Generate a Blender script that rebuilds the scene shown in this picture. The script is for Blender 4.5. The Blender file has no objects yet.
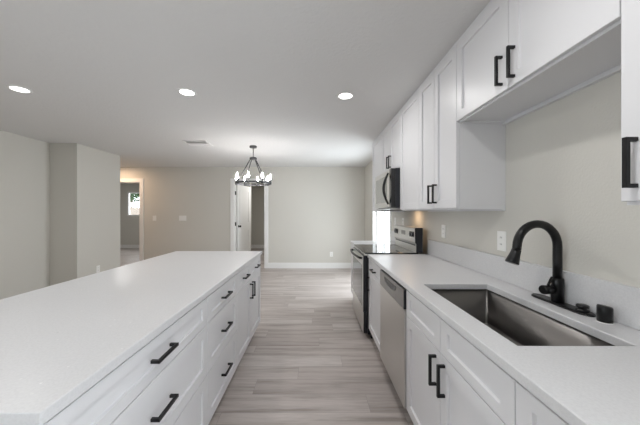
import bpy, bmesh, math, random
from mathutils import Vector, Matrix
random.seed(7)
S = bpy.context.scene
COL = S.collection
PI = math.pi

# ---------------------------------------------------------------- camera
cam = bpy.data.cameras.new('camera')
cam.lens = 36 * 268 / 640
cam.sensor_width = 36
cam.shift_x = 5.5 / 640
cam.shift_y = 0.5 / 640
cam.clip_start = 0.05
camo = bpy.data.objects.new('camera', cam)
camo.location = (0, 0, 1.34)
camo.rotation_euler = (PI / 2, 0, 0)
COL.objects.link(camo)
S.camera = camo

# ---------------------------------------------------------------- world, daylight, exposure
W = bpy.data.worlds.new('sky')
S.world = W
W.use_nodes = True
bg = W.node_tree.nodes['Background']
bg.inputs[0].default_value = (0.88, 0.95, 1.0, 1)
bg.inputs[1].default_value = 7.2
S.view_settings.view_transform = 'Standard'
S.view_settings.look = 'None'
S.view_settings.exposure = 0.2
S.view_settings.gamma = 1.0
S.view_settings.use_curve_mapping = False
S.cycles.use_denoising = True
S.cycles.max_bounces = 14
S.cycles.diffuse_bounces = 8
S.cycles.glossy_bounces = 6
S.cycles.transparent_max_bounces = 12
S.cycles.caustics_reflective = False
S.cycles.caustics_refractive = False
S.cycles.sample_clamp_indirect = 6

LAMP_W = 5.8      # recessed kitchen lamps, watts each
LAMP_COL = (1.0, 0.985, 0.97)
HALL_W = 10.0
HALL_COL = (1.0, 0.70, 0.48)


def portal(loc, rot, sx, sy):
    l = bpy.data.lights.new('daylight_portal', 'AREA')
    l.shape = 'RECTANGLE'
    l.size = sx
    l.size_y = sy
    l.cycles.is_portal = True
    o = bpy.data.objects.new('daylight_portal', l)
    o.location = loc
    o.rotation_euler = rot
    COL.objects.link(o)


# ---------------------------------------------------------------- room numbers
XR = 1.222      # right wall
YB = 6.5        # back wall
ZC = 2.455      # ceiling
YF = -3.8       # wall behind the camera
XL = -4.22      # left wall
XP = -3.79      # protruding part of the left wall
YFAR = 10.2     # far wall of the rooms beyond
ZT = 0.905      # worktop height

# portals: sliding door in the right wall, unseen living room window left, added daylight window right, far bedroom window
portal((XR + 0.06, 4.935, 1.02), (0, PI / 2, 0), 2.04, 1.33)
portal((XL - 0.06, -1.45, 1.35), (0, -PI / 2, 0), 1.7, 2.1)
portal((XR + 0.06, -1.0, 1.18), (0, PI / 2, 0), 2.26, 1.4)
portal((-6.6, YFAR + 0.06, 1.69), (-PI / 2, 0, 0), 1.06, 0.92)


# ---------------------------------------------------------------- materials
def mat(name, col, rough=0.5, metal=0.0, spec=0.5):
    m = bpy.data.materials.new(name)
    m.use_nodes = True
    b = m.node_tree.nodes['Principled BSDF']
    b.inputs['Base Color'].default_value = (*col, 1)
    b.inputs['Roughness'].default_value = rough
    b.inputs['Metallic'].default_value = metal
    b.inputs['Specular IOR Level'].default_value = spec
    return m


def nodes(m):
    return m.node_tree.nodes, m.node_tree.links, m.node_tree.nodes['Principled BSDF']


def coords(m, scale=(1, 1, 1), kind='Object'):
    n, l, b = nodes(m)
    tc = n.new('ShaderNodeTexCoord')
    mp = n.new('ShaderNodeMapping')
    mp.inputs['Scale'].default_value = scale
    l.new(tc.outputs[kind], mp.inputs['Vector'])
    return mp.outputs['Vector']


def add_bump(m, scale, strength, dist=0.002, detail=3, stretch=(1, 1, 1)):
    n, l, b = nodes(m)
    t = n.new('ShaderNodeTexNoise')
    t.inputs['Scale'].default_value = scale
    t.inputs['Detail'].default_value = detail
    l.new(coords(m, stretch), t.inputs['Vector'])
    bp = n.new('ShaderNodeBump')
    bp.inputs['Strength'].default_value = strength
    bp.inputs['Distance'].default_value = dist
    l.new(t.outputs['Fac'], bp.inputs['Height'])
    l.new(bp.outputs['Normal'], b.inputs['Normal'])
    return m


def ramp(m, fac, stops):
    n, l, b = nodes(m)
    r = n.new('ShaderNodeValToRGB')
    e = r.color_ramp.elements
    while len(e) < len(stops):
        e.new(0.5)
    for k, (p, c) in enumerate(stops):
        e[k].position = p
        e[k].color = (*c, 1)
    l.new(fac, r.inputs['Fac'])
    return r.outputs['Color']


def mix(m, fac, a, b_, mode='MIX'):
    n, l, b = nodes(m)
    x = n.new('ShaderNodeMix')
    x.data_type = 'RGBA'
    x.blend_type = mode
    for sock, v in ((x.inputs['Factor'], fac), (x.inputs[6], a), (x.inputs[7], b_)):
        if isinstance(v, (int, float)):
            sock.default_value = v
        elif isinstance(v, tuple):
            sock.default_value = (*v, 1)
        else:
            l.new(v, sock)
    return x.outputs[2]


M = {}
M['wall'] = add_bump(mat('greige_wall_paint', (0.615, 0.60, 0.555), 0.75, spec=0.25), 90, 0.3, 0.004)
M['ceiling'] = add_bump(mat('knockdown_ceiling', (0.73, 0.73, 0.725), 0.9, spec=0.1), 38, 0.5, 0.006, 2)
M['trim'] = mat('white_trim_paint', (0.82, 0.82, 0.81), 0.4)
M['cabinet'] = mat('white_cabinet_lacquer', (0.70, 0.70, 0.715), 0.38)
M['cabinet_edge'] = mat('white_cabinet_carcass', (0.70, 0.70, 0.71), 0.5)
M['kick'] = mat('toe_kick_board', (0.42, 0.41, 0.40), 0.6)
M['black'] = mat('matt_black_metal', (0.007, 0.007, 0.008), 0.4, spec=0.3)
M['faucet'] = mat('black_faucet_coating', (0.006, 0.006, 0.0065), 0.32, spec=0.35)
M['plate'] = mat('white_switch_plastic', (0.85, 0.85, 0.83), 0.35)
M['slot'] = mat('dark_slot', (0.10, 0.10, 0.10), 0.6)
M['duct'] = mat('grey_duct', (0.62, 0.62, 0.62), 0.6)
M['blackglass'] = mat('black_glass', (0.012, 0.012, 0.013), 0.06)
M['blackplastic'] = mat('black_enamel', (0.012, 0.013, 0.018), 0.28)
M['chrome_grey'] = mat('pewter_metal', (0.11, 0.11, 0.115), 0.42, 0.7)
M['grey_mirror'] = mat('smoked_mirror_steel', (0.46, 0.46, 0.45), 0.16, 1.0)
M['bark'] = add_bump(mat('bark', (0.10, 0.07, 0.05), 0.9), 30, 0.5)
M['leaf'] = mat('green_leaves', (0.03, 0.07, 0.025), 0.6)
M['fence'] = mat('tan_fence_boards', (0.145, 0.12, 0.10), 0.8)
M['patio'] = add_bump(mat('patio_concrete', (0.62, 0.60, 0.57), 0.9), 20, 0.3)

# brushed steel
def steel(name, col, rough, stretch):
    m = mat(name, col, rough, 1.0)
    n, l, b = nodes(m)
    t = n.new('ShaderNodeTexNoise')
    t.inputs['Scale'].default_value = 14
    t.inputs['Detail'].default_value = 4
    l.new(coords(m, stretch), t.inputs['Vector'])
    mr = n.new('ShaderNodeMapRange')
    mr.inputs['To Min'].default_value = rough - 0.07
    mr.inputs['To Max'].default_value = rough + 0.09
    l.new(t.outputs['Fac'], mr.inputs['Value'])
    l.new(mr.outputs['Result'], b.inputs['Roughness'])
    bp = n.new('ShaderNodeBump')
    bp.inputs['Strength'].default_value = 0.03
    bp.inputs['Distance'].default_value = 0.001
    l.new(t.outputs['Fac'], bp.inputs['Height'])
    l.new(bp.outputs['Normal'], b.inputs['Normal'])
    return m


M['steel'] = steel('brushed_stainless_steel', (0.66, 0.65, 0.63), 0.32, (1, 1, 30))
M['steel_dark'] = steel('darker_stainless_steel', (0.33, 0.325, 0.32), 0.34, (1, 1, 30))
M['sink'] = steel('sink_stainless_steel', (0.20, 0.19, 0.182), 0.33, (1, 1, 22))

# quartz
q = mat('white_speckled_quartz', (0.8, 0.8, 0.8), 0.32)
n, l, b = nodes(q)
v = n.new('ShaderNodeTexVoronoi')
v.inputs['Scale'].default_value = 42
l.new(coords(q), v.inputs['Vector'])
f1 = ramp(q, v.outputs['Distance'], [(0.0, (1, 1, 1)), (0.10, (0.7, 0.7, 0.7)), (0.16, (0, 0, 0))])
wn = n.new('ShaderNodeTexWhiteNoise')
l.new(v.outputs['Position'], wn.inputs['Vector'])
pick = ramp(q, wn.outputs['Value'], [(0.0, (0.44, 0.44, 0.44)), (0.08, (0.65, 0.65, 0.65)), (0.92, (0.66, 0.66, 0.66)), (0.97, (0.85, 0.85, 0.85))])
t = n.new('ShaderNodeTexNoise')
t.inputs['Scale'].default_value = 150
t.inputs['Detail'].default_value = 3
l.new(coords(q), t.inputs['Vector'])
base = ramp(q, t.outputs['Fac'], [(0.30, (0.62, 0.62, 0.63)), (0.55, (0.66, 0.66, 0.67)), (0.75, (0.68, 0.68, 0.69))])
l.new(mix(q, f1, base, pick), b.inputs['Base Color'])
M['quartz'] = q

# vinyl plank floor: boards run left to right
f = mat('grey_oak_vinyl_planks', (0.4, 0.36, 0.33), 0.42, spec=0.4)
n, l, b = nodes(f)
sx = n.new('ShaderNodeSeparateXYZ')
l.new(coords(f), sx.inputs[0])


def math_node(op, a_, b_=None):
    k = n.new('ShaderNodeMath')
    k.operation = op
    for i_, v_ in enumerate((a_, b_)):
        if v_ is None:
            continue
        if isinstance(v_, (int, float)):
            k.inputs[i_].default_value = v_
        else:
            l.new(v_, k.inputs[i_])
    return k.outputs[0]


row = math_node('FLOOR', math_node('DIVIDE', sx.outputs['Y'], 0.18))
rnd = n.new('ShaderNodeTexWhiteNoise')
rnd.noise_dimensions = '1D'
l.new(row, rnd.inputs['W'])
cx_ = n.new('ShaderNodeCombineXYZ')
l.new(math_node('ADD', sx.outputs['X'], math_node('MULTIPLY', rnd.outputs['Value'], 1.22)), cx_.inputs['X'])
l.new(sx.outputs['Y'], cx_.inputs['Y'])
br = n.new('ShaderNodeTexBrick')
br.offset = 0.0
br.squash = 1.0
br.inputs['Scale'].default_value = 1.0
br.inputs['Brick Width'].default_value = 1.22
br.inputs['Row Height'].default_value = 0.18
br.inputs['Mortar Size'].default_value = 0.0009
br.inputs['Mortar Smooth'].default_value = 0.2
br.inputs['Bias'].default_value = 0.0
br.inputs['Color1'].default_value = (0, 0, 0, 1)
br.inputs['Color2'].default_value = (1, 1, 1, 1)
br.inputs['Mortar'].default_value = (0, 0, 0, 1)
l.new(cx_.outputs[0], br.inputs['Vector'])
tone = ramp(f, br.outputs['Color'], [(0.0, (0.455, 0.405, 0.38)), (0.5, (0.515, 0.465, 0.44)), (1.0, (0.575, 0.53, 0.505))])
# shift the grain from plank to plank
ofs = n.new('ShaderNodeVectorMath')
ofs.operation = 'MULTIPLY_ADD'
l.new(br.outputs['Color'], ofs.inputs[0])
ofs.inputs[1].default_value = (9.0, 3.0, 0)
l.new(coords(f, (0.7, 9, 1)), ofs.inputs[2])
g = n.new('ShaderNodeTexNoise')
g.inputs['Scale'].default_value = 1.5
g.inputs['Detail'].default_value = 6
g.inputs['Roughness'].default_value = 0.62
l.new(ofs.outputs['Vector'], g.inputs['Vector'])
grain = ramp(f, g.outputs['Fac'], [(0.30, (0.56, 0.535, 0.515)), (0.43, (0.84, 0.825, 0.81)), (0.52, (1.0, 1.0, 1.0)), (0.72, (1.16, 1.165, 1.17))])
c1 = mix(f, 1.0, tone, grain, 'MULTIPLY')
fine = n.new('ShaderNodeTexNoise')
fine.inputs['Scale'].default_value = 5
fine.inputs['Detail'].default_value = 4
l.new(coords(f, (1.5, 40, 1)), fine.inputs['Vector'])
fg = ramp(f, fine.outputs['Fac'], [(0.3, (0.88, 0.88, 0.88)), (0.7, (1.06, 1.06, 1.06))])
c2 = mix(f, 1.0, c1, fg, 'MULTIPLY')
c3 = mix(f, br.outputs['Fac'], c2, (0.26, 0.235, 0.22))
l.new(c3, b.inputs['Base Color'])
M['floor'] = f

# window glass: lets light straight through, mirrors a little
gl = bpy.data.materials.new('clear_window_glass')
gl.use_nodes = True
nt = gl.node_tree
nt.nodes.clear()
out = nt.nodes.new('ShaderNodeOutputMaterial')
tr = nt.nodes.new('ShaderNodeBsdfTransparent')
gs = nt.nodes.new('ShaderNodeBsdfGlossy')
gs.inputs['Roughness'].default_value = 0.02
lw = nt.nodes.new('ShaderNodeLayerWeight')
lw.inputs['Blend'].default_value = 0.5
pw = nt.nodes.new('ShaderNodeMath')
pw.operation = 'POWER'
pw.inputs[1].default_value = 5.0
nt.links.new(lw.outputs['Facing'], pw.inputs[0])
fr = nt.nodes.new('ShaderNodeMath')
fr.operation = 'MULTIPLY_ADD'
fr.inputs[1].default_value = 0.6
fr.inputs[2].default_value = 0.03
nt.links.new(pw.outputs[0], fr.inputs[0])
mx = nt.nodes.new('ShaderNodeMixShader')
nt.links.new(fr.outputs[0], mx.inputs[0])
nt.links.new(tr.outputs[0], mx.inputs[1])
nt.links.new(gs.outputs[0], mx.inputs[2])
nt.links.new(mx.outputs[0], out.inputs[0])
M['glass'] = gl


def emit(name, col, s):
    m = mat(name, col, 0.4)
    n, l, b = nodes(m)
    b.inputs['Emission Color'].default_value = (*col, 1)
    b.inputs['Emission Strength'].default_value = s
    return m


M['lens'] = emit('lit_lamp_lens', (1.0, 0.98, 0.95), 5.0)
M['warm_lens'] = emit('warm_lit_lamp_lens', (1.0, 0.72, 0.45), 4.0)
M['bulb'] = emit('lit_candle_bulb', (1.0, 0.96, 0.94), 95.0)


# ---------------------------------------------------------------- mesh helpers
def box(bm, x0, x1, y0, y1, z0, z1):
    if x0 > x1: x0, x1 = x1, x0
    if y0 > y1: y0, y1 = y1, y0
    if z0 > z1: z0, z1 = z1, z0
    v = [bm.verts.new(p) for p in ((x0, y0, z0), (x1, y0, z0), (x1, y1, z0), (x0, y1, z0),
                                   (x0, y0, z1), (x1, y0, z1), (x1, y1, z1), (x0, y1, z1))]
    for q_ in ((0, 3, 2, 1), (4, 5, 6, 7), (0, 1, 5, 4), (1, 2, 6, 5), (2, 3, 7, 6), (3, 0, 4, 7)):
        bm.faces.new([v[i] for i in q_])


def bx(*a, bev=0.0, seg=2):
    bm = bmesh.new()
    box(bm, *a)
    if bev:
        bmesh.ops.bevel(bm, geom=bm.edges[:], offset=bev, segments=seg, affect='EDGES', profile=0.5)
    return bm


def boxes(*lst):
    bm = bmesh.new()
    for a in lst:
        box(bm, *a)
    return bm


def tube(bm, pts, r, seg=16, caps=True):
    """sweep a circle along pts; r a number or one radius per point"""
    pts = [Vector(p) for p in pts]
    rs = r if isinstance(r, (list, tuple)) else [r] * len(pts)
    up = None
    rings = []
    for i, p in enumerate(pts):
        a = pts[max(0, i - 1)]
        c = pts[min(len(pts) - 1, i + 1)]
        d = (c - a).normalized()
        if up is None:
            up = Vector((0, 0, 1)) if abs(d.z) < 0.9 else Vector((0, 1, 0))
        s = d.cross(up).normalized()
        up = s.cross(d).normalized()
        rings.append([bm.verts.new(p + (s * math.cos(2 * PI * k / seg) + up * math.sin(2 * PI * k / seg)) * rs[i]) for k in range(seg)])
    for a, c in zip(rings, rings[1:]):
        for k in range(seg):
            bm.faces.new((a[k], a[(k + 1) % seg], c[(k + 1) % seg], c[k])).smooth = True
    if caps:
        bm.faces.new(rings[0][::-1])
        bm.faces.new(rings[-1])
    bmesh.ops.recalc_face_normals(bm, faces=bm.faces[:])


def lathe(bm, prof, c=(0, 0, 0), seg=32, smooth=True):
    """prof: list of (radius, z) bottom to top round a vertical axis"""
    rings = []
    for r, z in prof:
        if r < 1e-6:
            rings.append([bm.verts.new((c[0], c[1], c[2] + z))])
        else:
            rings.append([bm.verts.new((c[0] + r * math.cos(2 * PI * k / seg), c[1] + r * math.sin(2 * PI * k / seg), c[2] + z)) for k in range(seg)])
    for a, d in zip(rings, rings[1:]):
        for k in range(seg):
            k2 = (k + 1) % seg
            if len(a) == 1 and len(d) == 1:
                continue
            if len(a) == 1:
                fc = bm.faces.new((a[0], d[k2], d[k]))
            elif len(d) == 1:
                fc = bm.faces.new((a[k], a[k2], d[0]))
            else:
                fc = bm.faces.new((a[k], a[k2], d[k2], d[k]))
            fc.smooth = smooth
    for rg in (rings[0], rings[-1]):
        if len(rg) > 1:
            bm.faces.new(rg)
    bmesh.ops.recalc_face_normals(bm, faces=bm.faces[:])


def rot_bm(bm, m):
    bmesh.ops.transform(bm, matrix=m, verts=bm.verts[:])


def wloc(o):
    v = Vector((0, 0, 0))
    while o:
        v += o.location
        o = o.parent
    return v


def obj(name, bm, m, parent=None, loc=None):
    """one mesh object; bm is in world coordinates and gets re-centred on its thing"""
    me = bpy.data.meshes.new(name)
    o = bpy.data.objects.new(name, me)
    if parent:
        o.parent = parent
        off = wloc(parent)
    else:
        if loc is None:
            xs = [v_.co for v_ in bm.verts]
            loc = ((min(c.x for c in xs) + max(c.x for c in xs)) / 2, (min(c.y for c in xs) + max(c.y for c in xs)) / 2, min(c.z for c in xs))
        o.location = loc
        off = Vector(loc)
    bmesh.ops.translate(bm, verts=bm.verts[:], vec=-off)
    bmesh.ops.recalc_face_normals(bm, faces=bm.faces[:])
    bm.to_mesh(me)
    bm.free()
    for mm in (m if isinstance(m, (list, tuple)) else [m]):
        me.materials.append(mm)
    COL.objects.link(o)
    return o


def tag(o, label, cat, group=None, kind=None):
    o['label'] = label
    o['category'] = cat
    if group: o['group'] = group
    if kind: o['kind'] = kind
    return o


def thing(name, label, cat, loc, group=None):
    o = bpy.data.objects.new(name, None)
    o.empty_display_size = 0.1
    o.location = loc
    COL.objects.link(o)
    return tag(o, label, cat, group)


def struct(name, bm, m, parent=None):
    o = obj(name, bm, m, parent, loc=(0, 0, 0) if not parent else None)
    o['kind'] = 'structure'
    return o


# ================================================================ SETTING
struct('floor', bx(-8.2, XR, YF, YFAR, -0.06, 0), M['floor'])
struct('ceiling', bx(-8.2, XR + 0.14, YF - 0.14, YFAR + 0.12, ZC, ZC + 0.1), M['ceiling'])

# right wall with the sliding door opening
DY0, DY1, DZ = 4.27, 5.60, 2.05
RW0, RW1, RZ0, RZ1 = -1.7, -0.3, 0.05, 2.31  # opening for the unseen window added to the right wall
struct('wall_right', boxes((XR, XR + 0.14, YF, RW0, -0.06, ZC), (XR, XR + 0.14, RW1, DY0, -0.06, ZC), (XR, XR + 0.14, RW0, RW1, -0.06, RZ0), (XR, XR + 0.14, RW0, RW1, RZ1, ZC), (XR, XR + 0.14, DY1, YFAR, -0.06, ZC), (XR, XR + 0.14, DY0, DY1, DZ, ZC)), M['wall'])
# back wall with two doorways
A0, A1, B0, B1, DH = -5.03, -4.23, -1.95, -1.206, 2.09
struct('wall_back', boxes((-8.2, A0, YB, YB + 0.12, -0.0, ZC), (A1, B0, YB, YB + 0.12, 0, ZC), (B1, XR, YB, YB + 0.12, 0, ZC),
                          (A0, A1, YB, YB + 0.12, DH, ZC), (B0, B1, YB, YB + 0.12, DH, ZC)), M['wall'])
# left wall with an unseen living room window sized for its light, then the part that stands forward
LW0, LW1, LZ0, LZ1 = -2.5, -0.4, 0.5, 2.2
struct('wall_left', boxes((XL - 0.12, XL, YF, LW0, 0, ZC), (XL - 0.12, XL, LW1, 4.275, 0, ZC),
                          (XL - 0.12, XL, LW0, LW1, 0, LZ0), (XL - 0.12, XL, LW0, LW1, LZ1, ZC)), M['wall'])
struct('wall_left_projection', bx(XL - 0.12, XP, 4.275, 5.23, 0, ZC), M['wall'])
struct('wall_hall_side', bx(-8.2, XL - 0.12, 5.11, 5.23, 0, ZC), M['wall'])
struct('wall_hall_end', bx(-8.2, -8.08, 5.23, YB, 0, ZC), M['wall'])
struct('wall_front', bx(XL - 0.12, XR + 0.14, YF - 0.14, YF, -0.06, ZC), M['wall'])
# rooms beyond the doorways
WX0, WX1, WZ0, WZ1 = -7.12, -6.05, 1.225, 2.15
struct('wall_far', boxes((-8.2, WX0, YFAR, YFAR + 0.12, 0, ZC), (WX1, XR + 0.14, YFAR, YFAR + 0.12, 0, ZC),
                         (WX0, WX1, YFAR, YFAR + 0.12, 0, WZ0), (WX0, WX1, YFAR, YFAR + 0.12, WZ1, ZC)), M['wall'])
struct('wall_bedroom_left', bx(-8.2, -8.08, YB + 0.12, YFAR, 0, ZC), M['wall'])
struct('wall_bedroom_right', bx(-2.57, -2.45, YB + 0.12, YFAR, 0, ZC), M['wall'])
struct('wall_hall_right', bx(-0.85, -0.73, YB + 0.12, YFAR, 0, ZC), M['wall'])


def base_x(y, s, x0, x1, h=0.135):      # baseboard on a wall that faces the camera (s=-1: stands in front of plane y)
    bm = bmesh.new()
    box(bm, x0, x1, y, y + s * 0.014, 0, h - 0.012)
    box(bm, x0, x1, y, y + s * 0.009, h - 0.012, h)
    return bm


def join_bm(*bms):
    r = bmesh.new()
    for k in bms:
        me = bpy.data.meshes.new('tmp')
        k.to_mesh(me)
        k.free()
        r.from_mesh(me)
        bpy.data.meshes.remove(me)
    return r


CW = 0.085   # casing width
struct('baseboard_back', join_bm(base_x(YB, -1, A1 + CW, B0 - CW), base_x(YB, -1, B1 + CW, XR - 0.016), base_x(YB, -1, -8.08, A0 - CW)), M['trim'])
struct('baseboard_far', join_bm(base_x(YFAR, -1, -8.08, -2.57), base_x(YFAR, -1, -2.45, -0.85)), M['trim'])
struct('baseboard_left', boxes((XL, XL + 0.014, YF, 4.26, 0, 0.135), (XL + 0.001, XP + 0.014, 4.261, 4.2749, 0, 0.135), (XP, XP + 0.014, 4.275, 5.23, 0, 0.135)), M['trim'])
struct('baseboard_right', boxes((XR - 0.014, XR, DY1 + 0.07, YB - 0.016, 0, 0.135)), M['trim'])


def casing(x0, x1, h):
    yc0, yc1 = YB - 0.018, YB
    return boxes((x0 - CW, x0, yc0, yc1, 0, h + CW), (x1, x1 + CW, yc0, yc1, 0, h + CW), (x0, x1, yc0, yc1, h, h + CW),
                 (x0, x0 + 0.016, yc1, YB + 0.12, 0, h), (x1 - 0.016, x1, yc1, YB + 0.12, 0, h), (x0 + 0.016, x1 - 0.016, yc1, YB + 0.12, h - 0.016, h))


struct('trim_1', casing(A0, A1, DH), M['trim'])
struct('trim_2', casing(B0, B1, DH), M['trim'])


def panel_leaf(w, h, t=0.036):
    """two-panel interior door leaf, hinge edge on x=0, faces +-y"""
    bm = bmesh.new()
    box(bm, 0, w, -t / 2, t / 2, 0, h)
    for s in (-1, 1):
        for z0, z1 in ((0.22, 0.88), (1.06, h - 0.13)):
            yy = s * t / 2
            x0, x1 = 0.12, w - 0.12
            fw = 0.022
            for a in ((x0, x1, z0, z0 + fw), (x0, x1, z1 - fw, z1), (x0, x0 + fw, z0 + fw, z1 - fw), (x1 - fw, x1, z0 + fw, z1 - fw)):
                box(bm, a[0], a[1], yy, yy + s * 0.007, a[2], a[3])
    return bm


def door_leaf(name, hx, hy, ang, w, h, knob=True):
    root = bpy.data.objects.new(name, None)
    root.location = (hx, hy, 0.012)
    root.rotation_euler = (0, 0, ang)
    root['kind'] = 'structure'
    COL.objects.link(root)

    def sub(nm, bm, m, par=root):
        me = bpy.data.meshes.new(nm)
        bmesh.ops.recalc_face_normals(bm, faces=bm.faces[:])
        bm.to_mesh(me)
        bm.free()
        me.materials.append(m)
        o = bpy.data.objects.new(nm, me)
        o.parent = par
        COL.objects.link(o)
        return o
    sub('door_panel', panel_leaf(w, h), M['trim'])
    if knob:
        for s in (-1, 1):
            bm = bmesh.new()
            tube(bm, [(w - 0.065, s * 0.018, 0.99), (w - 0.065, s * 0.026, 0.99), (w - 0.065, s * 0.027, 0.99), (w - 0.065, s * 0.048, 0.99), (w - 0.065, s * 0.055, 0.99), (w - 0.065, s * 0.078, 0.99), (w - 0.065, s * 0.084, 0.99)],
                 [0.031, 0.031, 0.012, 0.012, 0.026, 0.028, 0.016], 16)
            sub('door_knob', bm, M['black'])
    for z in (0.22, 1.05, 1.81):
        bm = bmesh.new()
        tube(bm, [(-0.006, -0.024, z - 0.045), (-0.006, -0.024, z + 0.045)], 0.009, 10)
        box(bm, -0.004, 0.0, -0.022, 0.014, z - 0.045, z + 0.045)
        sub('hinge', bm, M['black'])
    return root


# white door standing open in the hall beyond, hung on the end of a short closet wall
struct('wall_hall_closet', bx(-2.45, -1.80, 7.53, 7.63, 0, ZC), M['wall'])
door_leaf('door_1', -1.806, 7.505, math.atan2(-0.75, -0.154), 0.765, 2.05)
t2 = bpy.data.objects['trim_2']
for z in (0.25, 1.07, 1.825):
    struct('hinge', boxes((B0 + 0.0162, B0 + 0.034, YB + 0.02, YB + 0.06, z - 0.045, z + 0.045)), M['black'], t2)

# sliding door in the right wall
root = bpy.data.objects.new('door_3', None)
root.location = (XR, (DY0 + DY1) / 2, 0)
root['kind'] = 'structure'
COL.objects.link(root)
x0, x1 = XR - 0.012, XR + 0.10
MID = 4.93
struct('door_frame', boxes((x0, x1, DY0, DY0 + 0.05, 0, DZ), (x0, x1, DY1 - 0.05, DY1, 0, DZ), (x0, x1, DY0 + 0.05, DY1 - 0.05, DZ - 0.05, DZ), (x0, x1, DY0 + 0.05, DY1 - 0.05, 0, 0.04)), M['trim'], root)
for nm, ya, yb_, xo in (('sliding_panel', DY0 + 0.05, MID + 0.03, 0.02), ('fixed_panel', MID - 0.03, DY1 - 0.05, 0.06)):
    xa, xb = XR + xo, XR + xo + 0.032
    p = struct(nm, boxes((xa, xb, ya, ya + 0.055, 0.04, DZ - 0.05), (xa, xb, yb_ - 0.055, yb_, 0.04, DZ - 0.05), (xa, xb, ya + 0.055, yb_ - 0.055, DZ - 0.105, DZ - 0.05), (xa, xb, ya + 0.055, yb_ - 0.055, 0.04, 0.11)), M['trim'], root)
    struct('glass_pane', bx(xa + 0.013, xa + 0.019, ya + 0.055, yb_ - 0.055, 0.11, DZ - 0.105), M['glass'], p)


def window(name, horiz, plane, a0, a1, z0, z1, inward, mull=True):
    """plain white framed window; horiz True: lies along x at y=plane"""
    root = bpy.data.objects.new(name, None)
    root.location = ((a0 + a1) / 2, plane, z0) if horiz else (plane, (a0 + a1) / 2, z0)
    root['kind'] = 'structure'
    COL.objects.link(root)

    def B(a, b_, c, d, e0, e1):
        return (a, b_, plane + e0, plane + e1, c, d) if horiz else (plane + e0, plane + e1, a, b_, c, d)
    t0, t1 = (0.0, inward * -0.07)
    w = 0.05
    fr_ = [B(a0, a0 + w, z0, z1, t0, t1), B(a1 - w, a1, z0, z1, t0, t1), B(a0 + w, a1 - w, z0, z0 + w, t0, t1), B(a0 + w, a1 - w, z1 - w, z1, t0, t1)]
    if mull:
        mid = (a0 + a1) / 2
        fr_.append(B(mid - 0.025, mid + 0.025, z0 + w, z1 - w, t0, t1))
    struct('window_frame', boxes(*fr_), M['trim'], root)
    struct('glass_pane', boxes(B(a0 + w, a1 - w, z0 + w, z1 - w, inward * -0.03, inward * -0.036)) if not mull else
           boxes(B(a0 + w, mid - 0.025, z0 + w, z1 - w, inward * -0.03, inward * -0.036), B(mid + 0.025, a1 - w, z0 + w, z1 - w, inward * -0.03, inward * -0.036)), M['glass'], root)


window('window_1', True, YFAR, WX0, WX1, WZ0, WZ1, -1)
window('window_2', False, XL, LW0, LW1, LZ0, LZ1, 1)
window('added_window', False, XR, RW0, RW1, RZ0, RZ1, -1)  # out of view, added to let more daylight in from the right

# outdoors: ground, garden fence and tree behind the bedroom window
struct('ground_patio', boxes((-14, -2, YFAR + 0.12, 18, -0.12, -0.06)), M['patio'])
fe = thing('garden_fence', 'tan garden wall with latticed top outside the bedroom window', 'fence', (-9.5, 14.0, -0.06))
obj('fence_board', bx(-13, -5.5, 14.0, 14.08, -0.06, 1.62), M['fence'], fe)
lat = bmesh.new()
for k in range(40):
    xk = -13 + k * 0.19
    for s in (-1, 1):
        bmk = bmesh.new()
        box(bmk, -0.015, 0.015, -0.01, 0.01, -0.15, 0.15)
        rot_bm(bmk, Matrix.Translation((xk, 14.04 + s * 0.011, 1.73)) @ Matrix.Rotation(s * 0.75, 4, 'Y'))
        me = bpy.data.meshes.new('tmp'); bmk.to_mesh(me); bmk.free(); lat.from_mesh(me); bpy.data.meshes.remove(me)
box(lat, -13, -5.5, 14.02, 14.06, 1.84, 1.88)
obj('lattice', lat, M['kick'], fe)
tr_ = thing('garden_tree', 'leafy green tree seen through the bedroom window', 'tree', (-10.5, 15.4, -0.06))
bm = bmesh.new()
tube(bm, [(-10.5, 15.4, -0.06), (-10.45, 15.4, 1.0), (-10.55, 15.45, 2.0), (-10.5, 15.4, 2.8)], [0.12, 0.1, 0.08, 0.05], 10)
obj('trunk', bm, M['bark'], tr_)
bm = bmesh.new()
for k in range(2400):
    d = Vector((random.gauss(0, 1), random.gauss(0, 1), random.gauss(0, 1))).normalized() * (random.random() ** 0.4)
    c = Vector((-10.5, 15.4, 2.75)) + Vector((d.x * 1.2, d.y * 1.0, d.z * 0.8))
    a = Vector((random.gauss(0, 1), random.gauss(0, 1), random.gauss(0, 1))).normalized()
    e = a.cross(Vector((0.3, 0.2, 1))).normalized()
    q4 = [c - a * 0.10, c + e * 0.045, c + a * 0.10, c - e * 0.045]
    bm.faces.new([bm.verts.new(p) for p in q4])
obj('foliage', bm, M['leaf'], tr_)


# ================================================================ CABINETS
def shaker(xf, s, y0, y1, z0, z1, rail=0.058, stile=None, t=0.018, rec=0.011):
    """shaker front; outer face at x=xf facing s (+1/-1), back at xf - s*t"""
    st = stile or rail
    bm = bmesh.new()

    def ring(x, dy, dz):
        return [bm.verts.new(p) for p in ((x, y0 + dy, z0 + dz), (x, y1 - dy, z0 + dz), (x, y1 - dy, z1 - dz), (x, y0 + dy, z1 - dz))]
    e = 0.0015
    r_back = ring(xf - s * t, 0, 0)
    r_edge = ring(xf - s * e, 0, 0)
    r_out = ring(xf, e, e)
    r_in = ring(xf, st, rail)
    r_rec = ring(xf - s * rec, st + 0.002, rail + 0.002)
    rs = [r_back, r_edge, r_out, r_in, r_rec]
    for a, c in zip(rs, rs[1:]):
        for k in range(4):
            bm.faces.new((a[k], a[(k + 1) % 4], c[(k + 1) % 4], c[k]))
    bm.faces.new(r_back)
    bm.faces.new(r_rec)
    return bm


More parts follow.
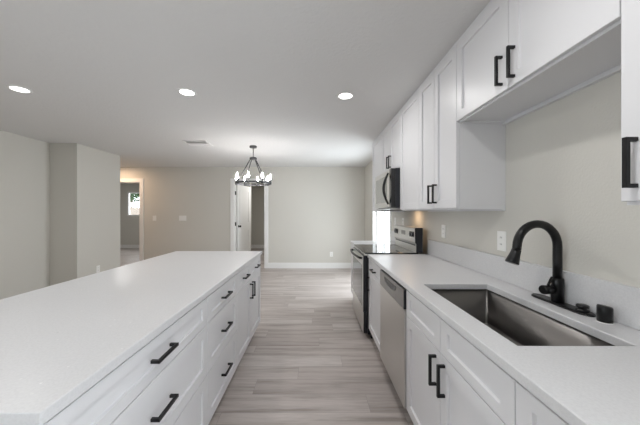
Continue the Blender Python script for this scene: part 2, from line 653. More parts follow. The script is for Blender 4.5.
def pull(xf, s, y, z, vert, L=0.142, out_=0.034, w=0.0115):
    """square bar pull standing off a front face"""
    bm = bmesh.new()
    xo = xf + s * out_
    xi = xo - s * w
    h = L / 2
    if vert:
        box(bm, xi, xo, y - w / 2, y + w / 2, z - h, z + h)
        for e in (-1, 1):
            za = z + e * h
            box(bm, xf, xi, y - w / 2, y + w / 2, za, za - e * w)
    else:
        box(bm, xi, xo, y - h, y + h, z - w / 2, z + w / 2)
        for e in (-1, 1):
            ya = y + e * h
            box(bm, xf, xi, ya, ya - e * w, z - w / 2, z + w / 2)
    return bm


G = 0.0021      # half the gap between fronts


def front(root, kind, xf, s, y0, y1, z0, z1, pl=None, rail=0.058, name=None):
    d = obj(name or kind, shaker(xf, s, y0 + G, y1 - G, z0 + G, z1 - G, rail, 0.058), M['cabinet'], root)
    if pl:
        obj('pull_handle', pull(xf, s, *pl), M['black'], d)
    return d


ZB, ZJ, ZTOP = 0.118, 0.705, 0.862
PV = 0.601      # height of the upright pulls on base doors


def base_unit(name, label, s, xf, xb, y0, y1, fronts, cat='cabinet', hollow=False, panels=True):
    """base cabinet: carcass, toe kick, fronts; s = side it faces"""
    xc = xf - s * 0.02
    root = thing(name, label, cat, ((xc + xb) / 2, (y0 + y1) / 2, 0))
    zt = 0.873
    e = 0.0006
    if hollow:
        obj('carcass', boxes((xc, xb, y0 + e, y0 + 0.018, ZB - 0.003, zt), (xc, xb, y1 - 0.018, y1 - e, ZB - 0.003, zt), (xc, xb, y0 + 0.018, y1 - 0.018, ZB - 0.003, ZB + 0.015),
                             (xb, xb + s * 0.012, y0 + 0.018, y1 - 0.018, ZB + 0.015, zt), (xc, xc - s * 0.018, y0 + 0.018, y1 - 0.018, 0.78, zt)), M['cabinet_edge'], root)
    else:
        obj('carcass', bx(min(xc, xb), max(xc, xb), y0 + e, y1 - e, ZB - 0.003, zt), M['cabinet_edge'], root)
    xk = xc - s * 0.06
    obj('toe_kick', bx(min(xk, xb), max(xk, xb), y0 + e, y1 - e, 0, ZB - 0.003), M['kick'], root)
    for fr_ in fronts:
        fr_(root)
    return root


# ---- island: fronts face +x
XI = -0.611
XIB = -1.27
I0, I1, I2, I3 = 0.607, 1.531, 2.123, 3.035


def drawer3(s, xf, y0, y1):
    ym = (y0 + y1) / 2
    return [lambda r: front(r, 'drawer', xf, s, y0, y1, ZJ, ZTOP, (ym, (ZJ + ZTOP) / 2, False), 0.042),
            lambda r: front(r, 'drawer', xf, s, y0, y1, 0.421, ZJ, (ym, 0.566, False)),
            lambda r: front(r, 'drawer', xf, s, y0, y1, ZB, 0.421, (ym, 0.275, False))]


base_unit('drawer_cabinet', 'wide white three-drawer island cabinet at the near end of the island', 1, XI, XIB, I0, I1, drawer3(1, XI, I0, I1))
base_unit('drawer_cabinet', 'narrower white three-drawer cabinet in the middle of the island', 1, XI, XIB, I1, I2, drawer3(1, XI, I1, I2))
im = 2.579
base_unit('base_cabinet', 'white island cabinet with two drawers over two doors at the far end', 1, XI, XIB, I2, I3, [
    lambda r: front(r, 'drawer', XI, 1, I2, im, ZJ, ZTOP, ((I2 + im) / 2, 0.784, False), 0.042),
    lambda r: front(r, 'drawer', XI, 1, im, I3, ZJ, ZTOP, ((I3 + im) / 2, 0.784, False), 0.042),
    lambda r: front(r, 'door', XI, 1, I2, im, ZB, ZJ, (im - 0.042, PV, True)),
    lambda r: front(r, 'door', XI, 1, im, I3, ZB, ZJ, (im + 0.042, PV, True))])
tag(obj('island_back_panel', bx(XIB - 0.02, XIB - 0.0005, I0, I3, 0, 0.873), M['cabinet']), 'plain white panel closing the rear side of the island', 'panel')


def slab(name, x0, x1, y0, y1, z0, z1, label, cat):
    return tag(obj(name, bx(x0, x1, y0, y1, z0, z1, bev=0.0025), M['quartz']), label, cat)


slab('island_countertop', -1.58, -0.597, 0.583, 3.062, 0.873, ZT, 'long white speckled quartz top on the island', 'countertop')

# ---- right-hand run: fronts face -x
XF = 0.572
XBK = 1.2
R0, R1, R2, R3, R4, R5 = 0.765, 1.672, 2.289, 2.838, 3.602, 4.2
sm = 1.22
base_unit('sink_cabinet', 'white sink base cabinet with two doors and two false drawer fronts', -1, XF, XBK, R0, R1, [
    lambda r: front(r, 'false_drawer_front', XF, -1, R0, sm, ZJ, ZTOP, None, 0.042),
    lambda r: front(r, 'false_drawer_front', XF, -1, sm, R1, ZJ, ZTOP, None, 0.042),
    lambda r: front(r, 'door', XF, -1, R0, sm, ZB, ZJ, (sm - 0.042, PV, True)),
    lambda r: front(r, 'door', XF, -1, sm, R1, ZB, ZJ, (sm + 0.042, PV, True))], hollow=True)
base_unit('base_cabinet', 'narrow white drawer-over-door cabinet between the range and the dishwasher', -1, XF, XBK, R2, R3, [
    lambda r: front(r, 'drawer', XF, -1, R2, R3, ZJ, ZTOP, ((R2 + R3) / 2, 0.784, False), 0.042),
    lambda r: front(r, 'door', XF, -1, R2, R3, ZB, ZJ, (R3 - 0.042, PV, True))])
base_unit('base_cabinet', 'white base cabinet beyond the range, mostly hidden behind it', -1, XF, XBK, R4, R5, [
    lambda r: front(r, 'drawer', XF, -1, R4, R5, ZJ, ZTOP, ((R4 + R5) / 2, 0.784, False), 0.042),
    lambda r: front(r, 'door', XF, -1, R4, R5, ZB, ZJ, (R4 + 0.042, PV, True))])
base_unit('base_cabinet', 'white base cabinet on the near side of the sink cabinet, cut by the frame', -1, XF, XBK, 0.15, R0, [
    lambda r: front(r, 'drawer', XF, -1, 0.15, R0, ZJ, ZTOP, ((0.15 + R0) / 2, 0.784, False), 0.042),
    lambda r: front(r, 'door', XF, -1, 0.15, R0, ZB, ZJ, (0.192, PV, True))])

# worktop with the sink cut-out
XT = 0.563
SX0, SX1, SY0, SY1 = 0.667, 1.057, 0.879, 1.642
bm = bmesh.new()


def ringz(z, x0, x1, y0, y1):
    return [bm.verts.new((x, y, z)) for x, y in ((x0, y0), (x1, y0), (x1, y1), (x0, y1))]


e = 0.0025
WY0, WY1 = 0.15, R3 - 0.002
XW = XR - 0.001
rr = [ringz(0.873, SX0, SX1, SY0, SY1), ringz(0.873, XT, XW, WY0, WY1), ringz(ZT - e, XT, XW, WY0, WY1), ringz(ZT, XT + e, XW, WY0 + e, WY1 - e),
      ringz(ZT, SX0 - e, SX1 + e, SY0 - e, SY1 + e), ringz(ZT - e, SX0, SX1, SY0, SY1)]
for a, c in zip(rr, rr[1:] + rr[:1]):
    for k in range(4):
        bm.faces.new((a[k], a[(k + 1) % 4], c[(k + 1) % 4], c[k]))
tag(obj('countertop', bm, M['quartz']), 'white speckled quartz worktop with the sink cut into it', 'countertop')
slab('countertop', XT, XW, R4 + 0.002, R5 + 0.015, 0.873, ZT, 'short piece of white quartz worktop beyond the range', 'countertop')
slab('backsplash', 1.2, XW, WY0, WY1, ZT + 0.0003, 1.06, 'low white quartz upstand behind the sink and faucet', 'backsplash')
slab('backsplash', 1.2, XW, R4 + 0.002, R5 + 0.015, ZT + 0.0003, 1.06, 'short white quartz upstand hidden behind the range backguard', 'backsplash')

# ---- wall cabinets
XU = 0.906
ZU, ZUD = 1.363, 1.372
XUB = XR - 0.001
ZUT = 2.42


def upper_unit(name, label, y0, y1, z0, doors, side_dark=False):
    """carcass with recessed underside; doors: list of (ya, yb, pull y, pull z)"""
    xc = XU + 0.02
    root = thing(name, label, 'cabinet', ((xc + XUB) / 2, (y0 + y1) / 2, z0))
    e = 0.0006
    obj('carcass', boxes((xc, XUB, y0 + e, y0 + 0.018, z0, ZUT), (xc, XUB, y1 - 0.018, y1 - e, z0, ZUT), (xc, XUB, y0 + 0.018, y1 - 0.018, z0 + 0.012, z0 + 0.03),
                         (xc, xc + 0.018, y0 + 0.018, y1 - 0.018, z0, z0 + 0.012), (XUB - 0.018, XUB, y0 + 0.018, y1 - 0.018, z0, z0 + 0.012),
                         (xc, XUB, y0 + 0.018, y1 - 0.018, ZUT - 0.018, ZUT), (xc, xc + 0.018, y0 + 0.018, y1 - 0.018, ZUT - 0.05, ZUT - 0.018), (XUB - 0.012, XUB, y0 + 0.018, y1 - 0.018, z0 + 0.03, ZUT - 0.018)), M['cabinet'], root)
    obj('scribe_strip', bx(XUB - 0.022, XUB, y0 + 0.001, y1 - 0.001, z0 - 0.009, z0 - 0.0002), M['cabinet'], root)
    # top filler to the ceiling
    obj('top_filler', bx(xc - 0.004, xc + 0.016, y0 + e, y1 - e, ZUT, ZC - 0.001), M['cabinet'], root)
    for ya, yb_, py, pz in doors:
        front(root, 'door', XU, -1, ya, yb_, z0 + 0.009, ZUT - 0.004, (py, pz, True) if py is not None else None)
    return root


UP = 1.482
u0, u1, u2, u3, u4, u5 = 0.795, 1.712, 2.325, 2.84, 3.602, 4.2
upper_unit('wall_cabinet', 'white wall cabinet hanging nearest the camera at the right edge', 0.1, u0, ZU, [(0.1, 0.448, 0.13, UP), (0.448, u0, u0 - 0.04, UP)])
upper_unit('wall_cabinet', 'short white two-door wall cabinet hung high above the sink', u0, u1, 1.913, [(u0, 1.255, 1.255 - 0.04, 2.026), (1.255, u1, 1.255 + 0.04, 2.026)])
upper_unit('wall_cabinet', 'tall white two-door wall cabinet beside the high sink cabinet', u1, u2, ZU, [(u1, 2.03, 1.99, UP), (2.03, u2, 2.07, UP)])
upper_unit('wall_cabinet', 'single-door white wall cabinet next to the microwave, without a visible pull', u2, u3, ZU, [(u2, u3, None, None)])
upper_unit('wall_cabinet', 'short white two-door wall cabinet above the microwave', u3, u4, 1.822, [(u3, 3.221, 3.181, 1.95), (3.221, u4, 3.261, 1.95)])
upper_unit('wall_cabinet', 'farthest white wall cabinet, beyond the microwave', u4, u5, ZU, [(u4, u5, None, None)])

# ================================================================ APPLIANCES
# dishwasher
dw = thing('dishwasher', 'stainless steel dishwasher between the sink cabinet and narrow cabinet', 'dishwasher', (0.88, (R1 + R2) / 2, 0))
y0, y1 = R1 + 0.004, R2 - 0.004
obj('tub_body', bx(0.593, 1.18, y0 + 0.004, y1 - 0.004, 0.11, 0.868), M['blackplastic'], dw)
obj('toe_kick', bx(0.65, 1.15, y0, y1, 0.0, 0.11), M['slot'], dw)
obj('door_panel', bx(0.560, 0.592, y0, y1, 0.115, 0.733, bev=0.004), M['steel'], dw)
cp = obj('control_panel', bx(0.557, 0.592, y0 + 0.004, y1, 0.737, 0.858, bev=0.004), M['steel_dark'], dw)
obj('end_cap', bx(0.558, 0.592, y0, y0 + 0.0035, 0.737, 0.858), M['blackplastic'], cp)
# scooped pocket handle drawn as a curved lip over a dark pocket
bm = bmesh.new()
yc = (y0 + y1) / 2
N = 14
for k in range(N):
    a0 = -1 + 2 * k / N
    a1 = -1 + 2 * (k + 1) / N
    f0 = 0.048 * (1 - a0 * a0) ** 0.5
    f1 = 0.048 * (1 - a1 * a1) ** 0.5
    vs = [(0.5565, yc + a0 * 0.15, 0.836), (0.5565, yc + a1 * 0.15, 0.836), (0.5565, yc + a1 * 0.15, 0.836 - f1 - 0.002), (0.5565, yc + a0 * 0.15, 0.836 - f0 - 0.002)]
    vb = [(0.5569, v_[1], v_[2]) for v_ in vs]
    A = [bm.verts.new(v_) for v_ in vs]
    Bv = [bm.verts.new(v_) for v_ in vb]
    bm.faces.new(A)
    bm.faces.new(Bv[::-1])
    for i in range(4):
        bm.faces.new((A[i], A[(i + 1) % 4], Bv[(i + 1) % 4], Bv[i]))
obj('pocket_handle', bm, M['slot'], cp)
bm = bmesh.new()
tube(bm, [(0.555, yc + a * 0.15, 0.834 - 0.048 * max(0, 1 - a * a) ** 0.5) for a in [-1 + k / 10 for k in range(21)]], 0.0045, 8)
obj('handle_lip', bm, M['steel_dark'], cp)
obj('pocket_shade_strip', bx(0.5555, 0.557, yc - 0.07, yc + 0.07, 0.815, 0.828), M['blackplastic'], cp)  # raised black strip, puts the pocket's shade into the colour

# range
rg = thing('range', 'stainless steel electric range with black glass cooktop against the right wall', 'range', (0.86, (R3 + R4) / 2, 0))
y0, y1 = R3 + 0.004, R4 - 0.004
yc = (y0 + y1) / 2
obj('body', boxes((0.566, 1.19, y0, y1, 0.05, 0.902), (0.60, 1.15, y0 + 0.02, y1 - 0.02, 0, 0.05)), M['blackplastic'], rg)
ct = obj('cooktop', bx(0.535, 1.10, y0 - 0.003, y1 + 0.003, 0.9065, 0.918, bev=0.003), M['blackglass'], rg)
for bxx, byy, br_ in ((0.70, y0 + 0.19, 0.105), (0.70, y1 - 0.19, 0.085), (0.94, y0 + 0.19, 0.08), (0.94, y1 - 0.19, 0.105)):
    bm = bmesh.new()
    ra, rb = br_, br_ - 0.004
    va = [bm.verts.new((bxx + ra * math.cos(2 * PI * k / 40), byy + ra * math.sin(2 * PI * k / 40), 0.9184)) for k in range(40)]
    vb = [bm.verts.new((bxx + rb * math.cos(2 * PI * k / 40), byy + rb * math.sin(2 * PI * k / 40), 0.9184)) for k in range(40)]
    for k in range(40):
        bm.faces.new((va[k], va[(k + 1) % 40], vb[(k + 1) % 40], vb[k]))
    obj('burner_ring', bm, M['kick'], ct)
obj('front_trim', bx(0.528, 0.566, y0, y1, 0.888, 0.9062, bev=0.003), M['steel'], rg)
od = obj('oven_door', bx(0.5185, 0.562, y0 + 0.002, y1 - 0.002, 0.298, 0.884, bev=0.003), M['blackplastic'], rg)
obj('door_skin', bx(0.512, 0.5184, y0 + 0.003, y1 - 0.003, 0.300, 0.882, bev=0.002), M['steel'], od)
obj('door_window', bx(0.5095, 0.512, y0 + 0.05, y1 - 0.05, 0.34, 0.78, bev=0.001), M['blackglass'], od)
bm = bmesh.new()
tube(bm, [(0.512, y0 + 0.05, 0.853), (0.492, y0 + 0.055, 0.857)] + [(0.485 - 0.025 * math.sin(PI * k / 12), y0 + 0.06 + (y1 - y0 - 0.12) * k / 12, 0.858) for k in range(13)] + [(0.492, y1 - 0.055, 0.857), (0.512, y1 - 0.05, 0.853)], 0.0125, 12)
obj('door_handle', bm, M['black'], od)
sd = obj('storage_drawer', bx(0.5225, 0.562, y0 + 0.002, y1 - 0.002, 0.065, 0.287, bev=0.003), M['blackplastic'], rg)
obj('drawer_skin', bx(0.516, 0.5224, y0 + 0.003, y1 - 0.003, 0.067, 0.285, bev=0.002), M['steel'], sd)
# backguard: a leaning control panel
bm = bmesh.new()
pr = [(1.082, 0.918), (1.15, 0.918), (1.15, 1.176), (1.145, 1.182), (1.075, 1.182), (1.066, 1.172), (1.070, 1.022), (1.082, 1.010)]
a_ = [bm.verts.new((x, y0 + 0.003, z)) for x, z in pr]
c_ = [bm.verts.new((x, y1, z)) for x, z in pr]
for k in range(len(pr)):
    k2 = (k + 1) % len(pr)
    bm.faces.new((a_[k], a_[k2], c_[k2], c_[k]))
bm.faces.new(a_)
bm.faces.new(c_)
bgd = obj('backguard', bm, M['steel'], rg)
bm = bmesh.new()
a_ = [bm.verts.new((x - 0.002, y0 + 0.0004, z)) for x, z in pr]
c_ = [bm.verts.new((x - 0.002, y0 + 0.0028, z)) for x, z in pr]
for k in range(len(pr)):
    k2 = (k + 1) % len(pr)
    bm.faces.new((a_[k], a_[k2], c_[k2], c_[k]))
bm.faces.new(a_)
bm.faces.new(c_)
obj('end_cap', bm, M['blackplastic'], bgd)
obj('groove', bx(1.0805, 1.0818, y0 + 0.03, y1 - 0.03, 0.987, 1.003), M['blackplastic'], bgd)
for ya, yb_ in ((y0 + 0.035, y0 + 0.165), (y1 - 0.165, y1 - 0.035)):
    kp = obj('knob_panel', bx(1.0640, 1.0668, ya, yb_, 1.078, 1.138), M['blackglass'], bgd)
    for yk in (ya + 0.035, yb_ - 0.035):
        bm = bmesh.new()
        tube(bm, [(1.0639, yk, 1.108), (1.054, yk, 1.108), (1.053, yk, 1.108)], [0.022, 0.020, 0.017], 20)
        obj('control_knob', bm, M['blackplastic'], kp)
obj('clock_display', bx(1.0645, 1.0668, yc - 0.07, yc + 0.07, 1.085, 1.135), M['steel_dark'], bgd)

# microwave
mw = thing('microwave', 'black and stainless over-range microwave hung under the short wall cabinet', 'microwave', (1.0, (u3 + u4) / 2, 1.395))
y0, y1 = u3 + 0.005, u4 - 0.005
obj('body', bx(0.86, XR - 0.002, y0, y1, 1.395, 1.82, bev=0.003), M['blackplastic'], mw)
md = obj('door', bx(0.815, 0.859, y0 + 0.075, y1, 1.402, 1.816, bev=0.004), M['steel'], mw)
obj('door_window', bx(0.8135, 0.815, y0 + 0.17, y1 - 0.06, 1.46, 1.76), M['grey_mirror'], md)
obj('control_strip', bx(0.815, 0.859, y0, y0 + 0.073, 1.402, 1.816, bev=0.004), M['blackglass'], mw)
bm = bmesh.new()
tube(bm, [(0.815 - 0.05 * math.sin(PI * k / 14) - 0.004, y0 + 0.105, 1.435 + 0.345 * k / 14) for k in range(15)], [0.010 + 0.005 * math.sin(PI * k / 14) for k in range(15)], 12)
obj('door_handle', bm, M['black'], md)
bm = bmesh.new()
box(bm, 0.83, 1.19, y0 + 0.01, y1 - 0.01, 1.385, 1.3945)
obj('vent_grille', bm, M['steel_dark'], mw)
# its small warm task lamp over the cooktop
obj('task_lamp_lens', bx(1.06, 1.12, y0 + 0.27, y0 + 0.35, 1.381, 1.3848), M['warm_lens'], mw)
l_ = bpy.data.lights.new('microwave_task_lamp', 'AREA')
l_.shape = 'RECTANGLE'
l_.size = 0.06
l_.size_y = 0.08
l_.energy = 0.55
l_.color = (1.0, 0.66, 0.38)
lo = bpy.data.objects.new('microwave_task_lamp', l_)
lo.location = (1.09, y0 + 0.31, 1.379)
COL.objects.link(lo)

# ================================================================ SINK AND FAUCET
sk = thing('sink', 'deep undermount stainless steel sink set into the right worktop', 'sink', ((SX0 + SX1) / 2, (SY0 + SY1) / 2, 0.64))
bm = bmesh.new()
X0, X1, Y0, Y1, Z0, Z1 = SX0 - 0.006, SX1 + 0.006, SY0 - 0.006, SY1 + 0.006, 0.655, 0.8728


def rrect(z, x0, x1, y0, y1, r, n=5):
    pts = []
    for cx, cy, a0 in ((x1 - r, y1 - r, 0), (x0 + r, y1 - r, PI / 2), (x0 + r, y0 + r, PI), (x1 - r, y0 + r, 1.5 * PI)):
        for k in range(n + 1):
            a = a0 + PI / 2 * k / n
            pts.append(bm.verts.new((cx + r * math.cos(a), cy + r * math.sin(a), z)))
    return pts


def loft(rings, close=None):
    for a, c in zip(rings, rings[1:]):
        m_ = len(a)
        for k in range(m_):
            bm.faces.new((a[k], a[(k + 1) % m_], c[(k + 1) % m_], c[k])).smooth = True


th = 0.0012
rn = [rrect(Z1, X0 - 0.006, X1 + 0.006, Y0 - 0.006, Y1 + 0.006, 0.022), rrect(Z1, X0, X1, Y0, Y1, 0.016), rrect(Z0 + 0.014, X0, X1, Y0, Y1, 0.016), rrect(Z0 + 0.004, X0 + 0.004, X1 - 0.004, Y0 + 0.004, Y1 - 0.004, 0.014),
      rrect(Z0, X0 + 0.014, X1 - 0.014, Y0 + 0.014, Y1 - 0.014, 0.01)]
loft(rn)
bm.faces.new(rn[-1])
ro = [rn[0], rrect(Z1 - th, X0 - 0.006, X1 + 0.006, Y0 - 0.006, Y1 + 0.006, 0.022), rrect(Z1 - th, X0 - th, X1 + th, Y0 - th, Y1 + th, 0.017), rrect(Z0 - th, X0 - th, X1 + th, Y0 - th, Y1 + th, 0.017)]
loft(ro)
bm.faces.new(ro[-1])
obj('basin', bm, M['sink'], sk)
bm = bmesh.new()
lathe(bm, [(0.056, 0.0), (0.056, 0.002), (0.045, 0.003), (0.03, 0.0012), (0.0, 0.0012)], ((SX0 + SX1) / 2 + 0.06, (SY0 + SY1) / 2, Z0 + 0.0002))
obj('drain', bm, M['steel'], sk)

FX, FY = 1.165, 1.285
fc = thing('faucet', 'tall matt black gooseneck kitchen faucet standing behind the sink', 'faucet', (FX, FY, ZT))
# long deck plate, rounded ends
bm = bmesh.new()
PH, PW = 0.155, 0.031
pc = 1.272


def stad(z, w, h):
    pts = []
    for k in range(13):
        a = PI * k / 12
        pts.append(bm.verts.new((FX + w * math.cos(a), pc + h - w * 1.6 + w * 1.6 * math.sin(a), z)))
    for k in range(13):
        a = PI + PI * k / 12
        pts.append(bm.verts.new((FX + w * math.cos(a), pc - h + w * 1.6 + w * 1.6 * math.sin(a), z)))
    return pts


ps = [stad(ZT + 0.0003, PW, PH), stad(ZT + 0.006, PW, PH), stad(ZT + 0.010, PW - 0.006, PH - 0.006)]
for a, c in zip(ps, ps[1:]):
    for k in range(len(a)):
        bm.faces.new((a[k], a[(k + 1) % len(a)], c[(k + 1) % len(a)], c[k]))
bm.faces.new(ps[0])
bm.faces.new(ps[-1])
obj('deck_plate', bm, M['faucet'], fc)
bm = bmesh.new()
lathe(bm, [(0.0255, 0.010), (0.0255, 0.118), (0.023, 0.124), (0.0, 0.124)], (FX, FY, ZT), 28)
obj('body', bm, M['faucet'], fc)
# gooseneck
sa = math.radians(187)          # where the spout points: away from the wall, a touch to the camera
dx, dy = math.cos(sa), math.sin(sa)
R_ = 0.108
cz = ZT + 0.275
pts = [(FX, FY, ZT + 0.122), (FX, FY, ZT + 0.2), (FX, FY, cz)]
for k in range(1, 17):
    a = PI * k / 16
    d = R_ * (1 - math.cos(a))
    pts.append((FX + dx * d, FY + dy * d, cz + R_ * math.sin(a)))
tipx, tipy = FX + dx * 2 * R_, FY + dy * 2 * R_
pts.append((tipx + dx * 0.002, tipy + dy * 0.002, cz - 0.012))
bm = bmesh.new()
tube(bm, pts, 0.0185, 20)
obj('gooseneck_spout', bm, M['faucet'], fc)
bm = bmesh.new()
hp = [(0.002, 0.0125), (0.009, 0.030), (0.018, 0.052), (0.026, 0.072), (0.027, 0.0745)]
tube(bm, [(tipx + dx * a, tipy + dy * a, cz - b_) for a, b_ in hp], [0.0192, 0.0205, 0.0245, 0.0285, 0.026], 20)
obj('spray_head', bm, M['faucet'], fc)
bm = bmesh.new()
ha = math.radians(187)
hx, hy = math.cos(ha), math.sin(ha)
hz = ZT + 0.068
tube(bm, [(FX + hx * 0.027, FY + hy * 0.027, hz), (FX + hx * 0.078, FY + hy * 0.078, hz + 0.002), (FX + hx * 0.083, FY + hy * 0.083, hz + 0.002)], [0.0195, 0.0215, 0.018], 20)
hd = obj('handle_hub', bm, M['faucet'], fc)
bm = bmesh.new()
tube(bm, [(FX + hx * 0.052, FY + hy * 0.052, hz + 0.018), (FX + hx * 0.040, FY + hy * 0.040, hz + 0.045), (FX + hx * 0.030, FY + hy * 0.030, hz + 0.062)], [0.006, 0.005, 0.0045], 12)
obj('lever', bm, M['faucet'], hd)
bm = bmesh.new()
lathe(bm, [(0.024, 0.0098), (0.024, 0.016), (0.014, 0.018), (0.014, 0.024), (0.022, 0.026), (0.022, 0.034), (0.018, 0.037), (0.0, 0.037)], (FX, 1.165, ZT), 24)
obj('hole_cap', bm, M['faucet'], fc)

ag = thing('air_gap_cap', 'black cylindrical air gap cap on the worktop beside the faucet', 'cap', (1.157, 1.068, ZT))
bm = bmesh.new()
lathe(bm, [(0.0235, 0.0003), (0.0235, 0.061), (0.021, 0.065), (0.0, 0.065)], (1.157, 1.068, ZT), 32)
for v_ in bm.verts:
    if v_.co.z > ZT + 0.04:
        v_.co.z += (v_.co.x - 1.157) * -0.15
obj('cap_shell', bm, M['faucet'], ag)
bm = bmesh.new()
lathe(bm, [(0.026, 0.0002), (0.026, 0.003), (0.024, 0.0035), (0.024, 0.0002)], (1.157, 1.068, ZT), 32)
obj('base_ring', bm, M['plate'], ag)


# ================================================================ WALL PLATES, VENT
def plate_back(name, x, z, w, h, n_, label, cat, kind):
    r = thing(name, label, cat, (x, YB, z))
    obj('cover_plate', bx(x - w / 2, x + w / 2, YB - 0.006, YB - 0.0004, z - h / 2, z + h / 2, bev=0.0015), M['plate'], r)
    for k in range(n_):
        xc = x + (k - (n_ - 1) / 2) * 0.046
        if kind == 'switch':
            obj('rocker', bx(xc - 0.016, xc + 0.016, YB - 0.010, YB - 0.006, z - 0.032, z + 0.032, bev=0.0015), M['plate'], r)
        else:
            for dz in (-0.022, 0.022):
                so = obj('socket', bx(xc - 0.016, xc + 0.016, YB - 0.008, YB - 0.006, z + dz - 0.014, z + dz + 0.014), M['plate'], r)
                obj('socket_slot', boxes((xc - 0.008, xc - 0.005, YB - 0.0085, YB - 0.008, z + dz - 0.005, z + dz + 0.006), (xc + 0.005, xc + 0.008, YB - 0.0085, YB - 0.008, z + dz - 0.005, z + dz + 0.006)), M['slot'], so)
    return r


plate_back('light_switch', -3.88, 1.215, 0.085, 0.122, 1, 'single white light switch on the back wall near the left doorway', 'light switch', 'switch')
plate_back('light_switch', -3.195, 1.215, 0.175, 0.122, 3, 'wide three-gang white light switch on the back wall', 'light switch', 'switch')
plate_back('wall_outlet', 0.41, 0.34, 0.075, 0.118, 1, 'small white outlet low on the blank back wall above its baseboard', 'outlet', 'outlet')


def plate_side(name, xw, s, y, z, w, h, label, n_=1):
    """outlet on a wall facing s along x"""
    r = thing(name, label, 'outlet', (xw, y, z))
    obj('cover_plate', bx(*sorted((xw + s * 0.0004, xw + s * 0.006)), y - w / 2, y + w / 2, z - h / 2, z + h / 2, bev=0.0015), M['plate'], r)
    for k in range(n_):
        yc = y + (k - (n_ - 1) / 2) * 0.046
        for dz in (-0.022, 0.022):
            so = obj('socket', bx(*sorted((xw + s * 0.006, xw + s * 0.008)), yc - 0.016, yc + 0.016, z + dz - 0.014, z + dz + 0.014), M['plate'], r)
            obj('socket_slot', boxes((*sorted((xw + s * 0.008, xw + s * 0.0085)), yc - 0.008, yc - 0.005, z + dz - 0.005, z + dz + 0.006), (*sorted((xw + s * 0.008, xw + s * 0.0085)), yc + 0.005, yc + 0.008, z + dz - 0.005, z + dz + 0.006)), M['slot'], so)
    return r


plate_side('wall_outlet', XR, -1, 1.745, 1.158, 0.08, 0.128, 'white outlet on the kitchen wall just behind the faucet')
plate_side('wall_outlet', XR, -1, 2.53, 1.168, 0.076, 0.122, 'white outlet above the upstand between faucet and range')
plate_side('wall_outlet', XR, -1, 3.69, 1.21, 0.076, 0.122, 'white outlet above the range backguard, the nearer of two there')
plate_side('wall_outlet', XR, -1, 4.05, 1.21, 0.076, 0.122, 'white outlet by the sliding door beyond the range')
plate_side('wall_outlet', XP, 1, 4.69, 0.36, 0.076, 0.122, 'small white outlet low on the left wall above the island edge')

vt = thing('ceiling_vent', 'white louvred air vent in the ceiling left of the chandelier', 'vent', (-1.85, 4.28, ZC))
vx0, vx1, vy0, vy1 = -2.03, -1.67, 4.12, 4.44
obj('vent_frame', boxes((vx0, vx1, vy0, vy0 + 0.025, ZC - 0.010, ZC - 0.0003), (vx0, vx1, vy1 - 0.025, vy1, ZC - 0.010, ZC - 0.0003), (vx0, vx0 + 0.025, vy0 + 0.025, vy1 - 0.025, ZC - 0.010, ZC - 0.0003), (vx1 - 0.025, vx1, vy0 + 0.025, vy1 - 0.025, ZC - 0.010, ZC - 0.0003),
                        (vx0 + 0.025, vx1 - 0.025, (vy0 + vy1) / 2 - 0.012, (vy0 + vy1) / 2 + 0.012, ZC - 0.010, ZC - 0.0003)), M['trim'], vt)
obj('duct_opening', bx(vx0 + 0.025, vx1 - 0.025, vy0 + 0.025, vy1 - 0.025, ZC - 0.002, ZC - 0.0003), M['duct'], vt)
lv = bmesh.new()
for k in range(10):
    yk = vy0 + 0.04 + k * (vy1 - vy0 - 0.08) / 9
    if abs(yk - (vy0 + vy1) / 2) < 0.016:
        continue
    bk = bmesh.new()
    box(bk, vx0 + 0.025, vx1 - 0.025, -0.010, 0.010, -0.0008, 0.0008)
    rot_bm(bk, Matrix.Translation((0, yk, ZC - 0.010)) @ Matrix.Rotation(math.radians(35 if k < 5 else -35), 4, 'X'))
    me = bpy.data.meshes.new('tmp'); bk.to_mesh(me); bk.free(); lv.from_mesh(me); bpy.data.meshes.remove(me)
obj('louvre_blades', lv, M['trim'], vt)


# ================================================================ LAMPS
def recessed(x, y, label, w=LAMP_W, col=LAMP_COL, lens='lens', group=None):
    r = thing('recessed_light', label, 'ceiling light', (x, y, ZC), group)
    bm = bmesh.new()
    lathe(bm, [(0.083, -0.0003), (0.083, -0.004), (0.078, -0.007), (0.064, -0.007), (0.062, -0.003), (0.062, -0.0003)], (x, y, ZC), 40)
    obj('trim_ring', bm, M['trim'], r)
    bm = bmesh.new()
    lathe(bm, [(0.0, -0.005), (0.0618, -0.005), (0.0618, -0.001), (0.0, -0.001)], (x, y, ZC), 40)
    obj('lamp_lens', bm, M[lens], r)
    l_ = bpy.data.lights.new('recessed_lamp', 'AREA')
    l_.shape = 'DISK'
    l_.size = 0.115
    l_.energy = w
    l_.color = col
    o = bpy.data.objects.new('recessed_lamp', l_)
    o.location = (0, 0, -0.008)
    o.parent = r
    COL.objects.link(o)


recessed(0.294, 2.545, 'lit round recessed light nearest the wall cabinets, right of the three')
recessed(-1.175, 2.47, 'lit round recessed light over the island, middle of the three', LAMP_W * 0.72)
recessed(-2.65, 2.41, 'lit round recessed light at the far left of the ceiling', LAMP_W * 0.72)
for x, y in ((0.28, 0.65), (-1.175, 0.6), (-2.65, 0.6)):
    recessed(x, y, 'round recessed ceiling light above and behind the camera', group='recessed lights out of view', w=LAMP_W * (1 if x > 0 else 0.72))
recessed(-4.62, 6.0, 'warm recessed light in the side hall by the left doorway', HALL_W, HALL_COL, 'warm_lens')
recessed(-1.2, 7.6, 'added unseen recessed light brightening the hall beyond the middle doorway', 13.0)  # unseen lamp added to light the hall and its open door
recessed(-5.9, 8.2, 'added unseen recessed light brightening the bedroom beyond the left doorway', 14.0)  # unseen lamp added because the bedroom came out too dim

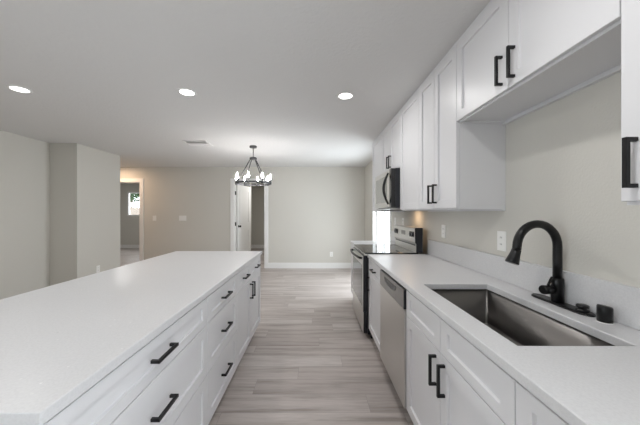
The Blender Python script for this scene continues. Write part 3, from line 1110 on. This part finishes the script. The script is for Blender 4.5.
# chandelier
CX, CY = -1.02, 4.46
ZR = 1.832
RR = 0.285
ch = thing('chandelier', 'dark wagon-wheel chandelier with eight lit candle bulbs', 'chandelier', (CX, CY, ZC))
bm = bmesh.new()
lathe(bm, [(0.0, -0.032), (0.056, -0.032), (0.060, -0.026), (0.060, -0.0005), (0.0, -0.0005)], (CX, CY, ZC), 32)
obj('canopy', bm, M['chrome_grey'], ch)
bm = bmesh.new()
tube(bm, [(CX, CY, ZC - 0.031), (CX, CY, 2.262)], 0.006, 10)
obj('rod', bm, M['chrome_grey'], ch)
bm = bmesh.new()
lathe(bm, [(0.0, 0.0), (0.055, 0.0), (0.060, 0.006), (0.060, 0.030), (0.055, 0.036), (0.0, 0.036)], (CX, CY, 2.226), 32)
obj('hub', bm, M['chrome_grey'], ch)
for k in range(4):
    a = PI / 4 + k * PI / 2
    bm = bmesh.new()
    tube(bm, [(CX + 0.05 * math.cos(a), CY + 0.05 * math.sin(a), 2.235), (CX + RR * math.cos(a), CY + RR * math.sin(a), ZR + 0.01)], 0.008, 8)
    obj('arm', bm, M['chrome_grey'], ch)
bm = bmesh.new()
N = 56
pr = [(RR - 0.008, -0.013), (RR + 0.008, -0.013), (RR + 0.008, 0.013), (RR - 0.008, 0.013)]
rings = [[bm.verts.new((CX + r_ * math.cos(2 * PI * k / N), CY + r_ * math.sin(2 * PI * k / N), ZR + z_)) for r_, z_ in pr] for k in range(N)]
for k in range(N):
    a_, c_ = rings[k], rings[(k + 1) % N]
    for i in range(4):
        bm.faces.new((a_[i], a_[(i + 1) % 4], c_[(i + 1) % 4], c_[i]))
obj('ring', bm, M['chrome_grey'], ch)
for k in range(8):
    a = math.radians(42.5 + 45 * k)
    px, py = CX + RR * math.cos(a), CY + RR * math.sin(a)
    bm = bmesh.new()
    lathe(bm, [(0.020, -0.018), (0.022, 0.018), (0.013, 0.022), (0.013, 0.062), (0.0, 0.062)], (px, py, ZR), 16)
    cd = obj('candle_holder', bm, M['chrome_grey'], ch)
    bm = bmesh.new()
    lathe(bm, [(0.010, 0.062), (0.014, 0.076), (0.016, 0.092), (0.014, 0.115), (0.007, 0.140), (0.0, 0.158)], (px, py, ZR), 16)
    obj('bulb', bm, M['bulb'], cd)
